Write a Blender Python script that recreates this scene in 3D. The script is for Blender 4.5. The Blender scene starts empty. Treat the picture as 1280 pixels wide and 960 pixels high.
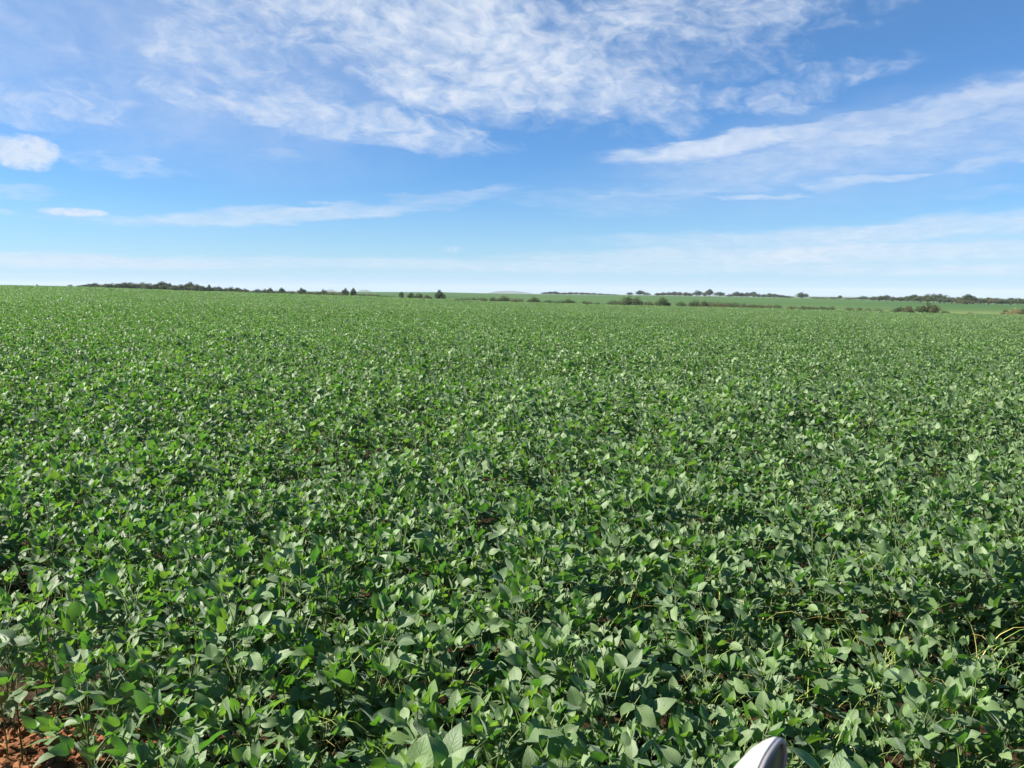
import bpy, math, random
import numpy as np
from mathutils import Vector, Matrix, Euler

C = bpy.context.scene.collection
scene = bpy.context.scene
R = math.radians

# ------------------------------------------------------------------ camera
FPX, W0, H0 = 1030.0, 1280, 960          # focal length in photo pixels, photo size
EYE = 2.35
PITCH = math.atan((480 - 364.0) / FPX)
ROLL = 0.0085
cam_d = bpy.data.cameras.new('camera')
cam = bpy.data.objects.new('camera', cam_d)
C.objects.link(cam)
cam_d.sensor_fit = 'HORIZONTAL'
cam_d.sensor_width = 36.0
cam_d.lens = 36.0 * FPX / W0
cam_d.clip_start = 0.02
cam_d.clip_end = 60000
CAMROT = Matrix.Rotation(math.pi / 2 - PITCH, 3, 'X') @ Matrix.Rotation(ROLL, 3, 'Z')
cam.matrix_world = Matrix.Translation((0, 0, EYE)) @ CAMROT.to_4x4()
cam_d.dof.use_dof = True
cam_d.dof.focus_distance = 5.0
cam_d.dof.aperture_fstop = (cam_d.lens * 1e-3) / 0.0019      # a phone's 1.9 mm entrance pupil
scene.camera = cam

def ray(px, py):
    d = CAMROT @ Vector(((px - W0 / 2) / FPX, (H0 / 2 - py) / FPX, -1.0))
    return d.normalized()
def azel(px, py):
    d = ray(px, py)
    return math.atan2(d.x, d.y), math.asin(d.z)
def at_dist(px, py, r):                   # where the view through that point stands r metres out
    d = ray(px, py)
    k = r / math.hypot(d.x, d.y)
    return Vector((d.x * k, d.y * k, EYE + d.z * k))

# ------------------------------------------------------------------ light
SUN_AZ, SUN_EL = R(-90), R(38)            # azimuth clockwise from +Y (view direction)
EXPOSURE = 1.38
SKY_STRENGTH = 0.050
world = bpy.data.worlds.new('World')
scene.world = world
world.use_nodes = True
sun_d = bpy.data.lights.new('sun', 'SUN')
sun_d.energy = 5.0
sun_d.angle = R(0.5)
sun_d.color = (1.0, 0.935, 0.82)
sun = bpy.data.objects.new('sun', sun_d)
C.objects.link(sun)
sdir = Vector((math.sin(SUN_AZ) * math.cos(SUN_EL), math.cos(SUN_AZ) * math.cos(SUN_EL), math.sin(SUN_EL)))
sun.rotation_euler = sdir.to_track_quat('Z', 'Y').to_euler()
sun.location = sdir * 50
vs = scene.view_settings
vs.view_transform = 'Standard'
vs.look = 'None'
vs.exposure = EXPOSURE
vs.gamma = 1.0
vs.use_curve_mapping = False
scene.cycles.max_bounces = 6
scene.cycles.diffuse_bounces = 1
scene.cycles.glossy_bounces = 2
scene.cycles.transmission_bounces = 4
scene.cycles.transparent_max_bounces = 4
scene.cycles.caustics_reflective = False
scene.cycles.caustics_refractive = False

# ------------------------------------------------------------------ node helper
class NT:
    def __init__(s, tree):
        s.t = tree
        s.n = tree.nodes
    def node(s, kind, **kw):
        n = s.n.new(kind)
        for k, v in kw.items():
            setattr(n, k, v)
        return n
    def link(s, a, b):
        s.t.links.new(a, b)
    def put(s, sock, v):
        if isinstance(v, bpy.types.NodeSocket):
            s.link(v, sock)
        elif v is not None:
            sock.default_value = v
    def m(s, op, a, b=None, c=None, clamp=False):
        n = s.node('ShaderNodeMath', operation=op, use_clamp=clamp)
        for i, v in enumerate((a, b, c)):
            s.put(n.inputs[i], v)
        return n.outputs[0]
    def vm(s, op, a, b=None):
        n = s.node('ShaderNodeVectorMath', operation=op)
        s.put(n.inputs[0], a)
        s.put(n.inputs[1], b)
        return n.outputs['Vector']
    def comb(s, x, y, z):
        n = s.node('ShaderNodeCombineXYZ')
        for i, v in enumerate((x, y, z)):
            s.put(n.inputs[i], v)
        return n.outputs[0]
    def sep(s, v):
        n = s.node('ShaderNodeSeparateXYZ')
        s.put(n.inputs[0], v)
        return n.outputs
    def noise(s, vec, scale, detail=3, rough=0.5, dist=0.0):
        n = s.node('ShaderNodeTexNoise')
        s.put(n.inputs['Vector'], vec)
        n.inputs['Scale'].default_value = scale
        n.inputs['Detail'].default_value = detail
        n.inputs['Roughness'].default_value = rough
        n.inputs['Distortion'].default_value = dist
        return n.outputs
    def mapr(s, v, a, b, c=0.0, d=1.0, smooth=True):
        n = s.node('ShaderNodeMapRange', interpolation_type='SMOOTHSTEP' if smooth else 'LINEAR')
        s.put(n.inputs[0], v)
        for i, x in enumerate((a, b, c, d)):
            s.put(n.inputs[i + 1], x)
        return n.outputs[0]
    def mix(s, f, a, b):
        n = s.node('ShaderNodeMix', data_type='RGBA')
        s.put(n.inputs[0], f)
        s.put(n.inputs[6], a if isinstance(a, bpy.types.NodeSocket) else (*a, 1))
        s.put(n.inputs[7], b if isinstance(b, bpy.types.NodeSocket) else (*b, 1))
        return n.outputs[2]

def material(name):
    m = bpy.data.materials.new(name)
    m.use_nodes = True
    m.node_tree.nodes.clear()
    nt = NT(m.node_tree)
    out = nt.node('ShaderNodeOutputMaterial')
    return m, nt, out

# ------------------------------------------------------------------ sky with clouds
def build_world():
    world.node_tree.nodes.clear()
    nt = NT(world.node_tree)
    out = nt.node('ShaderNodeOutputWorld')
    sky = nt.node('ShaderNodeTexSky', sky_type='NISHITA')
    sky.sun_disc = False
    sky.sun_elevation = SUN_EL
    sky.sun_rotation = SUN_AZ
    sky.altitude = 900
    sky.air_density = 1.0
    sky.dust_density = 0.25
    sky.ozone_density = 2.2
    hs = nt.node('ShaderNodeHueSaturation')
    hs.inputs['Saturation'].default_value = 1.0
    hs.inputs['Value'].default_value = 1.0
    nt.link(sky.outputs[0], hs.inputs['Color'])
    bg = nt.node('ShaderNodeBackground')
    tc = nt.node('ShaderNodeTexCoord')
    d = nt.vm('NORMALIZE', tc.outputs['Generated'])
    x, y, z = nt.sep(d)[0], nt.sep(d)[1], nt.sep(d)[2]
    az = nt.m('ARCTAN2', x, y)
    el = nt.m('ARCSINE', z)
    tint = nt.vm('MULTIPLY', hs.outputs[0], (0.68, 0.89, 1.13))
    ramp = nt.node('ShaderNodeValToRGB')
    er = ramp.color_ramp.elements
    er[0].position = 0.0; er[0].color = (0.80, 0.95, 1.0, 1)
    er[1].position = 1.0; er[1].color = (0.86, 1.0, 1.0, 1)
    for pos_, c_ in ((0.13, (0.70, 0.90, 1.0, 1)), (0.36, (0.66, 0.88, 1.0, 1)), (0.75, (0.80, 0.97, 1.0, 1))):
        e_ = er.new(pos_); e_.color = c_
    nt.link(nt.mapr(el, 0.0, R(26), 0.0, 1.0, False), ramp.inputs[0])
    tint = nt.vm('MULTIPLY', tint, ramp.outputs[0])
    low = nt.m('POWER', nt.mapr(el, R(8), R(0), 0.0, 1.0, False), 2.0)     # moist air low over the horizon
    k = 1.0 / (2 ** EXPOSURE * SKY_STRENGTH)
    skyc = nt.mix(nt.m('MULTIPLY', low, 0.85), tint, (0.50 * k, 0.74 * k, 0.95 * k))
    nt.link(skyc, bg.inputs[0])
    bg.inputs[1].default_value = SKY_STRENGTH
    A = nt.m('MULTIPLY', az, 1000.0)
    E = nt.m('MULTIPLY', el, 1000.0)
    # cloud-layer coordinates: where the view meets a flat sheet overhead
    zz = nt.m('ADD', nt.m('MAXIMUM', z, 0.0), 0.10)
    P = nt.comb(nt.m('DIVIDE', x, zz), nt.m('DIVIDE', y, zz), 0.0)
    wn = nt.noise(P, 2.2, 4, 0.6)[1]
    wv = nt.vm('SUBTRACT', wn, (0.5, 0.5, 0.5))
    ws = nt.sep(wv)
    Aw = nt.m('ADD', A, nt.m('MULTIPLY', ws[0], 190.0))
    # warp less near the horizon, where the sheet is foreshortened
    ew = nt.m('MULTIPLY', ws[1], nt.mapr(E, 20, 330, 8, 90, False))
    Ew = nt.m('ADD', E, ew)

    def blob(px, py, rx, ry, rot, s, soft=1.0, raw=False):
        a0, e0 = azel(px, py)
        a0 *= 1000; e0 *= 1000
        c, sn = math.cos(R(rot)), math.sin(R(rot))   # rot>0 : rises to the right
        da = nt.m('SUBTRACT', A if raw else Aw, a0)
        de = nt.m('SUBTRACT', E if raw else Ew, e0)
        u = nt.m('ADD', nt.m('MULTIPLY', da, c / rx), nt.m('MULTIPLY', de, sn / rx))
        v = nt.m('ADD', nt.m('MULTIPLY', da, -sn / ry), nt.m('MULTIPLY', de, c / ry))
        q = nt.m('ADD', nt.m('MULTIPLY', u, u), nt.m('MULTIPLY', v, v))
        return nt.m('MULTIPLY', nt.mapr(q, 1.6 * soft, 0.0, 0.0, 1.0), s)
    def total(lst):
        r = None
        for b in lst:
            k = blob(*b)
            r = k if r is None else nt.m('MAXIMUM', r, k)
        return r
    mott = total([
        (610, 62, 260, 66, -14, 1.0), (540, 12, 300, 36, -4, 0.92), (820, 25, 230, 60, 8, 0.72), (330, 25, 150, 40, -14, 0.62),
        (420, 152, 210, 24, -6, 0.78), (570, 112, 140, 34, -6, 0.9), (300, 85, 120, 34, -14, 0.5), (540, 160, 80, 16, -4, 0.6),
        (1035, 93, 90, 20, 8, 0.52), (940, 126, 75, 18, -6, 0.5), (900, 80, 130, 24, 6, 0.4), (40, 138, 110, 18, -4, 0.52), (110, 120, 60, 14, -14, 0.4),
        (1100, 5, 110, 14, 2, 0.36), (150, 200, 60, 14, -8, 0.42), (1240, 105, 60, 14, 4, 0.33), (90, 60, 60, 16, -4, 0.22), (740, 130, 90, 26, 6, 0.5),
    ])
    strk = total([
        (890, 182, 130, 15, 6, 1.0), (1000, 168, 170, 12, 10, 0.75), (1190, 140, 200, 16, 10, 0.85), (1090, 184, 300, 30, 8, 0.5), (1280, 150, 160, 36, 6, 0.58), (1100, 168, 60, 12, 6, 0.8),
        (930, 222, 220, 18, 9, 0.52), (730, 253, 130, 18, -6, 0.38), (790, 258, 90, 14, -10, 0.38),
        (360, 268, 200, 11, 5, 0.78), (180, 277, 120, 8, 0, 0.5), (550, 246, 130, 9, 8, 0.52), (1075, 227, 62, 9, 6, 0.7), (955, 247, 40, 5, 3, 0.66),
        (1250, 199, 80, 10, 3, 0.62), (1250, 243, 60, 6, 0, 0.4), (1180, 284, 300, 15, 3, 0.8), (980, 300, 260, 14, 0, 0.66),
        (1020, 318, 380, 15, 1, 0.85), (120, 327, 260, 9, 0, 0.85), (450, 328, 260, 7, 0, 0.72), (760, 334, 360, 9, 0, 0.7), (1200, 336, 300, 9, 0, 0.7),
        (60, 345, 240, 7, 0, 0.3), (0, 237, 70, 7, 2, 0.55), (0, 266, 40, 4, 0, 0.5), (340, 195, 60, 7, -8, 0.36),
    ])
    puff = total([(34, 191, 34, 19, 0, 1.0, 1.0, True), (8, 186, 26, 15, 0, 0.85, 1.0, True), (92, 265, 36, 5, 0, 0.9, 1.0, True), (568, 312, 18, 5, 0, 0.5, 1.0, True)])
    # textures of the three cloud kinds
    c1, s1 = math.cos(R(-10)), math.sin(R(-10))
    Ma = nt.m('ADD', nt.m('MULTIPLY', A, c1), nt.m('MULTIPLY', E, s1))
    Me = nt.m('SUBTRACT', nt.m('MULTIPLY', E, c1), nt.m('MULTIPLY', A, s1))
    Mv = nt.vm('ADD', nt.comb(nt.m('MULTIPLY', Ma, 0.0105), nt.m('MULTIPLY', Me, 0.018), 0.0), nt.vm('MULTIPLY', wv, (0.9, 0.9, 0.0)))
    t1 = nt.noise(Mv, 1.0, 9, 0.62, 0.35)[0]
    t1b = nt.noise(Mv, 3.6, 7, 0.6, 0.3)[0]
    t1c = nt.m('ADD', nt.m('MULTIPLY', t1, 0.54), nt.m('MULTIPLY', t1b, 0.46))
    am = nt.mapr(nt.m('ADD', nt.m('MULTIPLY', mott, 0.52), nt.m('MULTIPLY', t1c, 1.25)), 0.68, 1.34, 0.0, 0.92)
    am = nt.m('MULTIPLY', am, nt.mapr(mott, 0.02, 0.3))
    cr, sr = math.cos(R(8)), math.sin(R(8))
    Sa = nt.m('ADD', nt.m('MULTIPLY', Aw, cr), nt.m('MULTIPLY', Ew, sr))
    Se = nt.m('SUBTRACT', nt.m('MULTIPLY', Ew, cr), nt.m('MULTIPLY', Aw, sr))
    S = nt.comb(nt.m('MULTIPLY', Sa, 0.0045), nt.m('MULTIPLY', Se, 0.03), 0.0)
    t2 = nt.noise(S, 1.0, 8, 0.6, 0.6)[0]
    t2b = nt.noise(P, 7.0, 7, 0.62, 0.3)[0]
    t2c = nt.m('ADD', nt.m('MULTIPLY', t2, 0.6), nt.m('MULTIPLY', t2b, 0.4))
    as_ = nt.mapr(nt.m('ADD', nt.m('MULTIPLY', strk, 0.6), nt.m('MULTIPLY', t2c, 0.8)), 0.48, 1.16, 0.0, 0.92)
    as_ = nt.m('MULTIPLY', as_, nt.mapr(strk, 0.0, 0.28))
    t3 = nt.noise(nt.comb(nt.m('MULTIPLY', A, 0.06), nt.m('MULTIPLY', E, 0.09), 0), 1.0, 7, 0.65)[0]
    ap = nt.mapr(nt.m('ADD', nt.m('MULTIPLY', puff, 0.6), nt.m('MULTIPLY', t3, 1.1)), 0.66, 1.16, 0.0, 0.9)
    ap = nt.m('MULTIPLY', ap, nt.mapr(puff, 0.05, 0.4))
    # thin veil in the upper left
    veil = total([(130, 40, 330, 120, -10, 0.36), (1100, 190, 330, 60, 6, 0.2), (280, 160, 220, 60, -6, 0.14)])
    veil = nt.m('MULTIPLY', veil, nt.mapr(t1, 0.3, 0.65, 0.55, 1.0))
    one = lambda a: nt.m('SUBTRACT', 1.0, a)
    alpha = one(nt.m('MULTIPLY', nt.m('MULTIPLY', one(am), one(as_)), nt.m('MULTIPLY', one(ap), one(veil))))
    ccol = nt.mix(nt.mapr(t1b, 0.3, 0.7), (0.64, 0.765, 0.94), (0.82, 0.88, 0.975))
    cbg = nt.node('ShaderNodeBackground')
    nt.link(ccol, cbg.inputs[0])
    cbg.inputs[1].default_value = 1.0 / 2 ** EXPOSURE
    mx = nt.node('ShaderNodeMixShader')
    nt.link(nt.m('MINIMUM', alpha, 0.93), mx.inputs[0])
    nt.link(bg.outputs[0], mx.inputs[1])
    nt.link(cbg.outputs[0], mx.inputs[2])
    nt.link(mx.outputs[0], out.inputs[0])
build_world()

# ------------------------------------------------------------------ object helpers
def tag(o, label=None, cat=None, group=None, kind=None):
    if label: o['label'] = label
    if cat: o['category'] = cat
    if group: o['group'] = group
    if kind: o['kind'] = kind
    return o
def empty(name, loc=(0, 0, 0), rz=0.0, scale=1.0):
    o = bpy.data.objects.new(name, None)
    o.empty_display_size = 0.2
    C.objects.link(o)
    o.location = loc
    o.rotation_euler = (0, 0, rz)
    o.scale = (scale,) * 3 if not isinstance(scale, tuple) else scale
    return o
def meshobj(name, me, parent=None, link=True):
    o = bpy.data.objects.new(name, me)
    if link: C.objects.link(o)
    if parent is not None: o.parent = parent
    return o
def copy_tree(o, parent=None):
    c = o.copy()
    C.objects.link(c)
    if parent is not None: c.parent = parent
    for ch in o.children: copy_tree(ch, c)
    return c
class MB:
    """collects numpy chunks of verts / faces / uv / tint into one mesh"""
    def __init__(s):
        s.v, s.q, s.t, s.uv, s.tint, s.n = [], [], [], [], [], 0
        s.hasuv = False
    def add(s, v, quads=None, tris=None, uv=None, tint=0.5):
        v = np.asarray(v, dtype=np.float32)
        if quads is not None and len(quads): s.q.append(np.asarray(quads, dtype=np.int32) + s.n)
        if tris is not None and len(tris): s.t.append(np.asarray(tris, dtype=np.int32) + s.n)
        s.v.append(v)
        s.uv.append(np.asarray(uv, dtype=np.float32) if uv is not None else np.zeros((len(v), 2), np.float32))
        if uv is not None: s.hasuv = True
        s.tint.append(np.full(len(v), tint, np.float32) if np.isscalar(tint) else np.asarray(tint, np.float32))
        s.n += len(v)
    def tube(s, pts, radii, sides=5, tint=0.5, cap=True):
        pts = [Vector(p) for p in pts]
        vs_, fs = [], []
        for i, p in enumerate(pts):
            t = (pts[min(i + 1, len(pts) - 1)] - pts[max(i - 1, 0)]).normalized()
            a = t.cross(Vector((0.31, 0.77, 0.55))).normalized()
            b = t.cross(a)
            for k in range(sides):
                th = 2 * math.pi * k / sides
                vs_.append(p + (a * math.cos(th) + b * math.sin(th)) * radii[i])
        for i in range(len(pts) - 1):
            for k in range(sides):
                k2 = (k + 1) % sides
                fs.append((i * sides + k, i * sides + k2, (i + 1) * sides + k2, (i + 1) * sides + k))
        tr = []
        if cap:
            vs_.append(pts[-1]); e = len(vs_) - 1; b0 = (len(pts) - 1) * sides
            tr = [(b0 + k, b0 + (k + 1) % sides, e) for k in range(sides)]
        s.add([tuple(v) for v in vs_], fs, tr, tint=tint)
    def build(s, name, mats, smooth=True):
        V = np.concatenate(s.v)
        q = np.concatenate(s.q) if s.q else np.zeros((0, 4), np.int32)
        t = np.concatenate(s.t) if s.t else np.zeros((0, 3), np.int32)
        me = bpy.data.meshes.new(name)
        me.vertices.add(len(V))
        me.vertices.foreach_set('co', V.ravel())
        li = np.concatenate([q.ravel(), t.ravel()]).astype(np.int32)
        me.loops.add(len(li))
        me.loops.foreach_set('vertex_index', li)
        np_ = len(q) + len(t)
        me.polygons.add(np_)
        st = np.concatenate([np.arange(len(q)) * 4, len(q) * 4 + np.arange(len(t)) * 3]).astype(np.int32)
        me.polygons.foreach_set('loop_start', st)
        me.polygons.foreach_set('use_smooth', np.full(np_, smooth, dtype=bool))
        at = me.attributes.new('tint', 'FLOAT', 'POINT')
        at.data.foreach_set('value', np.concatenate(s.tint))
        if s.hasuv:
            UV = np.concatenate(s.uv)
            l = me.uv_layers.new(name='UVMap')
            l.data.foreach_set('uv', UV[li].ravel())
        me.update(calc_edges=True)
        me.validate()
        for m in (mats if isinstance(mats, (list, tuple)) else [mats]):
            me.materials.append(m)
        return me

# ------------------------------------------------------------------ materials
def mat_leaf(name='soybean_leaf', fine=True):
    m, nt, out = material(name)
    at = nt.node('ShaderNodeAttribute', attribute_name='tint')
    tint = at.outputs['Fac']
    geo = nt.node('ShaderNodeNewGeometry')
    pos = geo.outputs['Position']
    big = nt.noise(pos, 0.12, 3, 0.6)[0]
    col = nt.mix(nt.mapr(tint, 0.0, 0.75), (0.062, 0.134, 0.026), (0.150, 0.252, 0.050))
    col = nt.mix(nt.mapr(tint, 0.72, 0.93), col, (0.165, 0.275, 0.065))
    col = nt.mix(nt.mapr(big, 0.35, 0.7, 0.0, 0.35), col, (0.070, 0.150, 0.035))
    oi = nt.node('ShaderNodeObjectInfo')
    hsh = nt.m('FRACT', nt.m('MULTIPLY', tint, 61.7))
    col = nt.mix(nt.mapr(hsh, 0.45, 0.95, 0.0, 0.62), col, (0.215, 0.300, 0.135))       # leaf hairs and sun sheen painted as a paler colour on random blades
    col = nt.vm('SCALE', col); col.node.inputs['Scale'].default_value = 1.0
    nt.link(nt.mapr(oi.outputs['Random'], 0, 1, 0.78, 1.22, False), col.node.inputs['Scale'])
    old = nt.mapr(tint, 0.955, 0.975)
    col = nt.mix(old, col, (0.42, 0.30, 0.035))
    h = None
    if fine:
        uv = nt.node('ShaderNodeUVMap', uv_map='UVMap').outputs[0]
        u, v = nt.sep(uv)[0], nt.sep(uv)[1]
        ua = nt.m('ABSOLUTE', nt.m('SUBTRACT', u, 0.5))
        mid = nt.mapr(ua, 0.035, 0.0)
        w = nt.m('SUBTRACT', v, nt.m('MULTIPLY', ua, 0.62))
        fr = nt.m('ABSOLUTE', nt.m('SUBTRACT', nt.m('FRACT', nt.m('MULTIPLY', w, 8.0)), 0.5))
        lat = nt.m('MULTIPLY', nt.mapr(fr, 0.09, 0.0), 0.45)
        vein = nt.m('MAXIMUM', mid, lat)
        col = nt.mix(nt.m('MULTIPLY', vein, 0.50), col, (0.15, 0.24, 0.09))
        uvn = nt.noise(nt.vm('ADD', nt.vm('MULTIPLY', uv, (1.0, 1.3, 1.0)), nt.comb(nt.m('MULTIPLY', tint, 37.0), 0.0, 0.0)), 9.0, 4, 0.6)[0]
        col = nt.mix(nt.mapr(uvn, 0.35, 0.75, 0.0, 0.45), col, (0.155, 0.225, 0.130))
        h = nt.m('ADD', nt.m('SUBTRACT', nt.m('MULTIPLY', uvn, 1.1), nt.m('MULTIPLY', vein, 0.7)), nt.m('MULTIPLY', fr, 0.45))
    back = geo.outputs['Backfacing']
    col = nt.mix(nt.m('MULTIPLY', back, 0.75), col, (0.150, 0.235, 0.110))
    p = nt.node('ShaderNodeBsdfPrincipled')
    nt.link(col, p.inputs['Base Color'])
    p.inputs['Roughness'].default_value = 0.56
    p.inputs['IOR'].default_value = 1.47
    p.inputs['Specular IOR Level'].default_value = 0.85
    p.inputs['Sheen Weight'].default_value = 0.30
    p.inputs['Sheen Roughness'].default_value = 0.45
    p.inputs['Sheen Tint'].default_value = (0.85, 0.95, 1.0, 1)
    if h is not None:
        b = nt.node('ShaderNodeBump')
        b.inputs['Strength'].default_value = 0.42
        b.inputs['Distance'].default_value = 0.0022
        nt.link(h, b.inputs['Height'])
        nt.link(b.outputs[0], p.inputs['Normal'])
    tr = nt.node('ShaderNodeBsdfTranslucent')
    tcol = nt.mix(old, nt.mix(nt.mapr(tint, 0.2, 0.93), (0.085, 0.25, 0.012), (0.20, 0.38, 0.022)), (0.5, 0.38, 0.03))
    nt.link(tcol, tr.inputs[0])
    mx = nt.node('ShaderNodeMixShader')
    mx.inputs[0].default_value = 0.40
    nt.link(p.outputs[0], mx.inputs[1])
    nt.link(tr.outputs[0], mx.inputs[2])
    nt.link(mx.outputs[0], out.inputs[0])
    return m
def mat_simple(name, c1, c2, scale, rough=0.8, bump=0.0, bdist=0.01, detail=5, spec=0.3):
    m, nt, out = material(name)
    geo = nt.node('ShaderNodeNewGeometry')
    n = nt.noise(geo.outputs['Position'], scale, detail, 0.6)[0]
    col = nt.mix(nt.mapr(n, 0.3, 0.7), c1, c2)
    p = nt.node('ShaderNodeBsdfPrincipled')
    nt.link(col, p.inputs['Base Color'])
    p.inputs['Roughness'].default_value = rough
    p.inputs['Specular IOR Level'].default_value = spec
    if bump:
        b = nt.node('ShaderNodeBump')
        b.inputs['Strength'].default_value = bump
        b.inputs['Distance'].default_value = bdist
        nt.link(n, b.inputs['Height'])
        nt.link(b.outputs[0], p.inputs['Normal'])
    nt.link(p.outputs[0], out.inputs[0])
    return m
def mat_stem(name, c1, c2, c3):
    m, nt, out = material(name)
    at = nt.node('ShaderNodeAttribute', attribute_name='tint')
    col = nt.mix(nt.mapr(at.outputs['Fac'], 0.1, 0.6), c1, c2)
    col = nt.mix(nt.mapr(at.outputs['Fac'], 0.82, 0.95), col, c3)
    p = nt.node('ShaderNodeBsdfPrincipled')
    nt.link(col, p.inputs['Base Color'])
    p.inputs['Roughness'].default_value = 0.55
    nt.link(p.outputs[0], out.inputs[0])
    return m
def mat_foliage(name, c1, c2, c3):
    m, nt, out = material(name)
    at = nt.node('ShaderNodeAttribute', attribute_name='tint')
    oi = nt.node('ShaderNodeObjectInfo')
    col = nt.mix(nt.mapr(at.outputs['Fac'], 0.1, 0.9, smooth=False), c1, c2)
    col = nt.mix(nt.m('MULTIPLY', oi.outputs['Random'], 0.6), col, c3)
    p = nt.node('ShaderNodeBsdfPrincipled')
    nt.link(col, p.inputs['Base Color'])
    p.inputs['Roughness'].default_value = 0.6
    p.inputs['Specular IOR Level'].default_value = 0.3
    tr = nt.node('ShaderNodeBsdfTranslucent')
    nt.link(nt.mix(0.5, col, (0.10, 0.16, 0.02)), tr.inputs[0])
    mx = nt.node('ShaderNodeMixShader')
    mx.inputs[0].default_value = 0.22
    nt.link(p.outputs[0], mx.inputs[1]); nt.link(tr.outputs[0], mx.inputs[2])
    nt.link(mx.outputs[0], out.inputs[0])
    return m
LEAF = mat_leaf()
LEAF_FAR = mat_leaf('soybean_leaf_distant', fine=False)
STEM = mat_stem('soybean_stem', (0.060, 0.105, 0.030), (0.13, 0.19, 0.05), (0.42, 0.36, 0.07))
SHADED_SOIL = mat_simple('shade_painted_soil', (0.022, 0.014, 0.009), (0.060, 0.032, 0.018), 9.0, 0.95, 0.9, 0.03, 8, 0.1)  # soil under the crop, its shade painted in as a darker colour
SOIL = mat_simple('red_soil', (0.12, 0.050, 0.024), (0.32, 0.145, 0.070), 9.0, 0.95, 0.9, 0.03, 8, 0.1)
BARK = mat_simple('bark', (0.09, 0.075, 0.06), (0.19, 0.16, 0.13), 3.0, 0.95, spec=0.1)
TREE_LEAF = mat_foliage('tree_foliage', (0.030, 0.060, 0.020), (0.095, 0.140, 0.046), (0.070, 0.088, 0.042))
OLIVE_LEAF = mat_foliage('olive_foliage', (0.060, 0.070, 0.026), (0.125, 0.130, 0.050), (0.11, 0.10, 0.045))
DRY_LEAF = mat_foliage('dry_foliage', (0.20, 0.15, 0.075), (0.36, 0.29, 0.14), (0.14, 0.15, 0.06))
GRASS = mat_stem('weed_grass_blade', (0.10, 0.19, 0.03), (0.22, 0.31, 0.05), (0.45, 0.40, 0.12))

# ------------------------------------------------------------------ terrain
def yh(px): return 358.5 + 0.0085 * px
#        px   near-edge Y, distance   crest Y, distance
COLS = [(-700, 353.5, 540, 361, 1500), (0, 355.3, 540, 361, 1500), (90, 357.2, 540, 362, 1500), (160, 359.8, 530, 362.5, 1500), (320, 365.2, 480, 363.5, 1500),
        (440, 368.8, 450, 364.6, 1500), (550, 373.0, 400, 365.0, 1500), (640, 376.3, 380, 367.3, 1450), (800, 381.0, 340, 369.2, 1300),
        (960, 384.3, 320, 372.2, 1200), (1050, 387.0, 310, 373.6, 1100), (1120, 389.5, 300, 376.2, 900), (1280, 392.5, 280, 381.5, 720), (1900, 398, 260, 388, 700)]
CANOPY = 0.95
az_c, prof = [], []
RAD = np.concatenate([np.array([0, 0.4, 0.8, 1.2, 1.6, 2, 2.5, 3, 3.5, 4, 5, 6, 7, 8.5, 10, 12, 14, 17, 20, 24, 28, 33, 40, 48, 57, 68, 80, 95, 112]),
                      np.arange(130, 640, 18), np.geomspace(650, 12000, 34)])
EDGE = []
for px, ye, de, yc, dc in COLS:
    az_c.append(azel(px, 364)[0])
    ze = at_dist(px, ye + 0.6, de).z - CANOPY
    zv = ze - 1.2
    zc = at_dist(px, yc, dc).z
    rr = [0, 10, de, de + 30, dc * 0.8 + de * 0.2, dc, dc * 1.6, 14000]
    zz = [0, 0, ze, zv, zv * 0.2 + zc * 0.8, zc, zc - 6, EYE - 40]
    prof.append(np.interp(RAD, rr, zz))
    EDGE.append(de)
az_c = np.array(az_c); prof = np.array(prof); EDGE = np.array(EDGE)
def edge_at(az): return np.interp(az, az_c, EDGE)
AZF = np.radians(np.arange(-180, 180.1, 1.0))
AZF = np.unique(np.concatenate([AZF, np.radians(np.arange(-48, 48, 0.5))]))
TAB = np.zeros((len(AZF), len(RAD)))
for j in range(len(RAD)):
    TAB[:, j] = np.interp(AZF, az_c, prof[:, j])
lat = np.cos(AZF)[:, None] * RAD[None, :]                 # forward distance: a low road bank runs across in front of the camera
bk = np.clip((2.75 - lat) / 1.3, 0, 1)
BANK = 0.5 * bk * bk * (3 - 2 * bk)
back = np.clip((np.abs(AZF) - R(55)) / R(45), 0, 1)[:, None]
TAB = TAB * (1 - back) + back * np.minimum(0, -RAD[None, :] * 0.004) + BANK
def ground_z(x, y):
    x = np.asarray(x, float); y = np.asarray(y, float)
    az = np.arctan2(x, y); r = np.hypot(x, y)
    i = np.clip(np.searchsorted(AZF, az) - 1, 0, len(AZF) - 2)
    j = np.clip(np.searchsorted(RAD, r) - 1, 0, len(RAD) - 2)
    fa = (az - AZF[i]) / (AZF[i + 1] - AZF[i]); fr = np.clip((r - RAD[j]) / (RAD[j + 1] - RAD[j]), 0, 1)
    return (TAB[i, j] * (1 - fa) + TAB[i + 1, j] * fa) * (1 - fr) + (TAB[i, j + 1] * (1 - fa) + TAB[i + 1, j + 1] * fa) * fr

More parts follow.
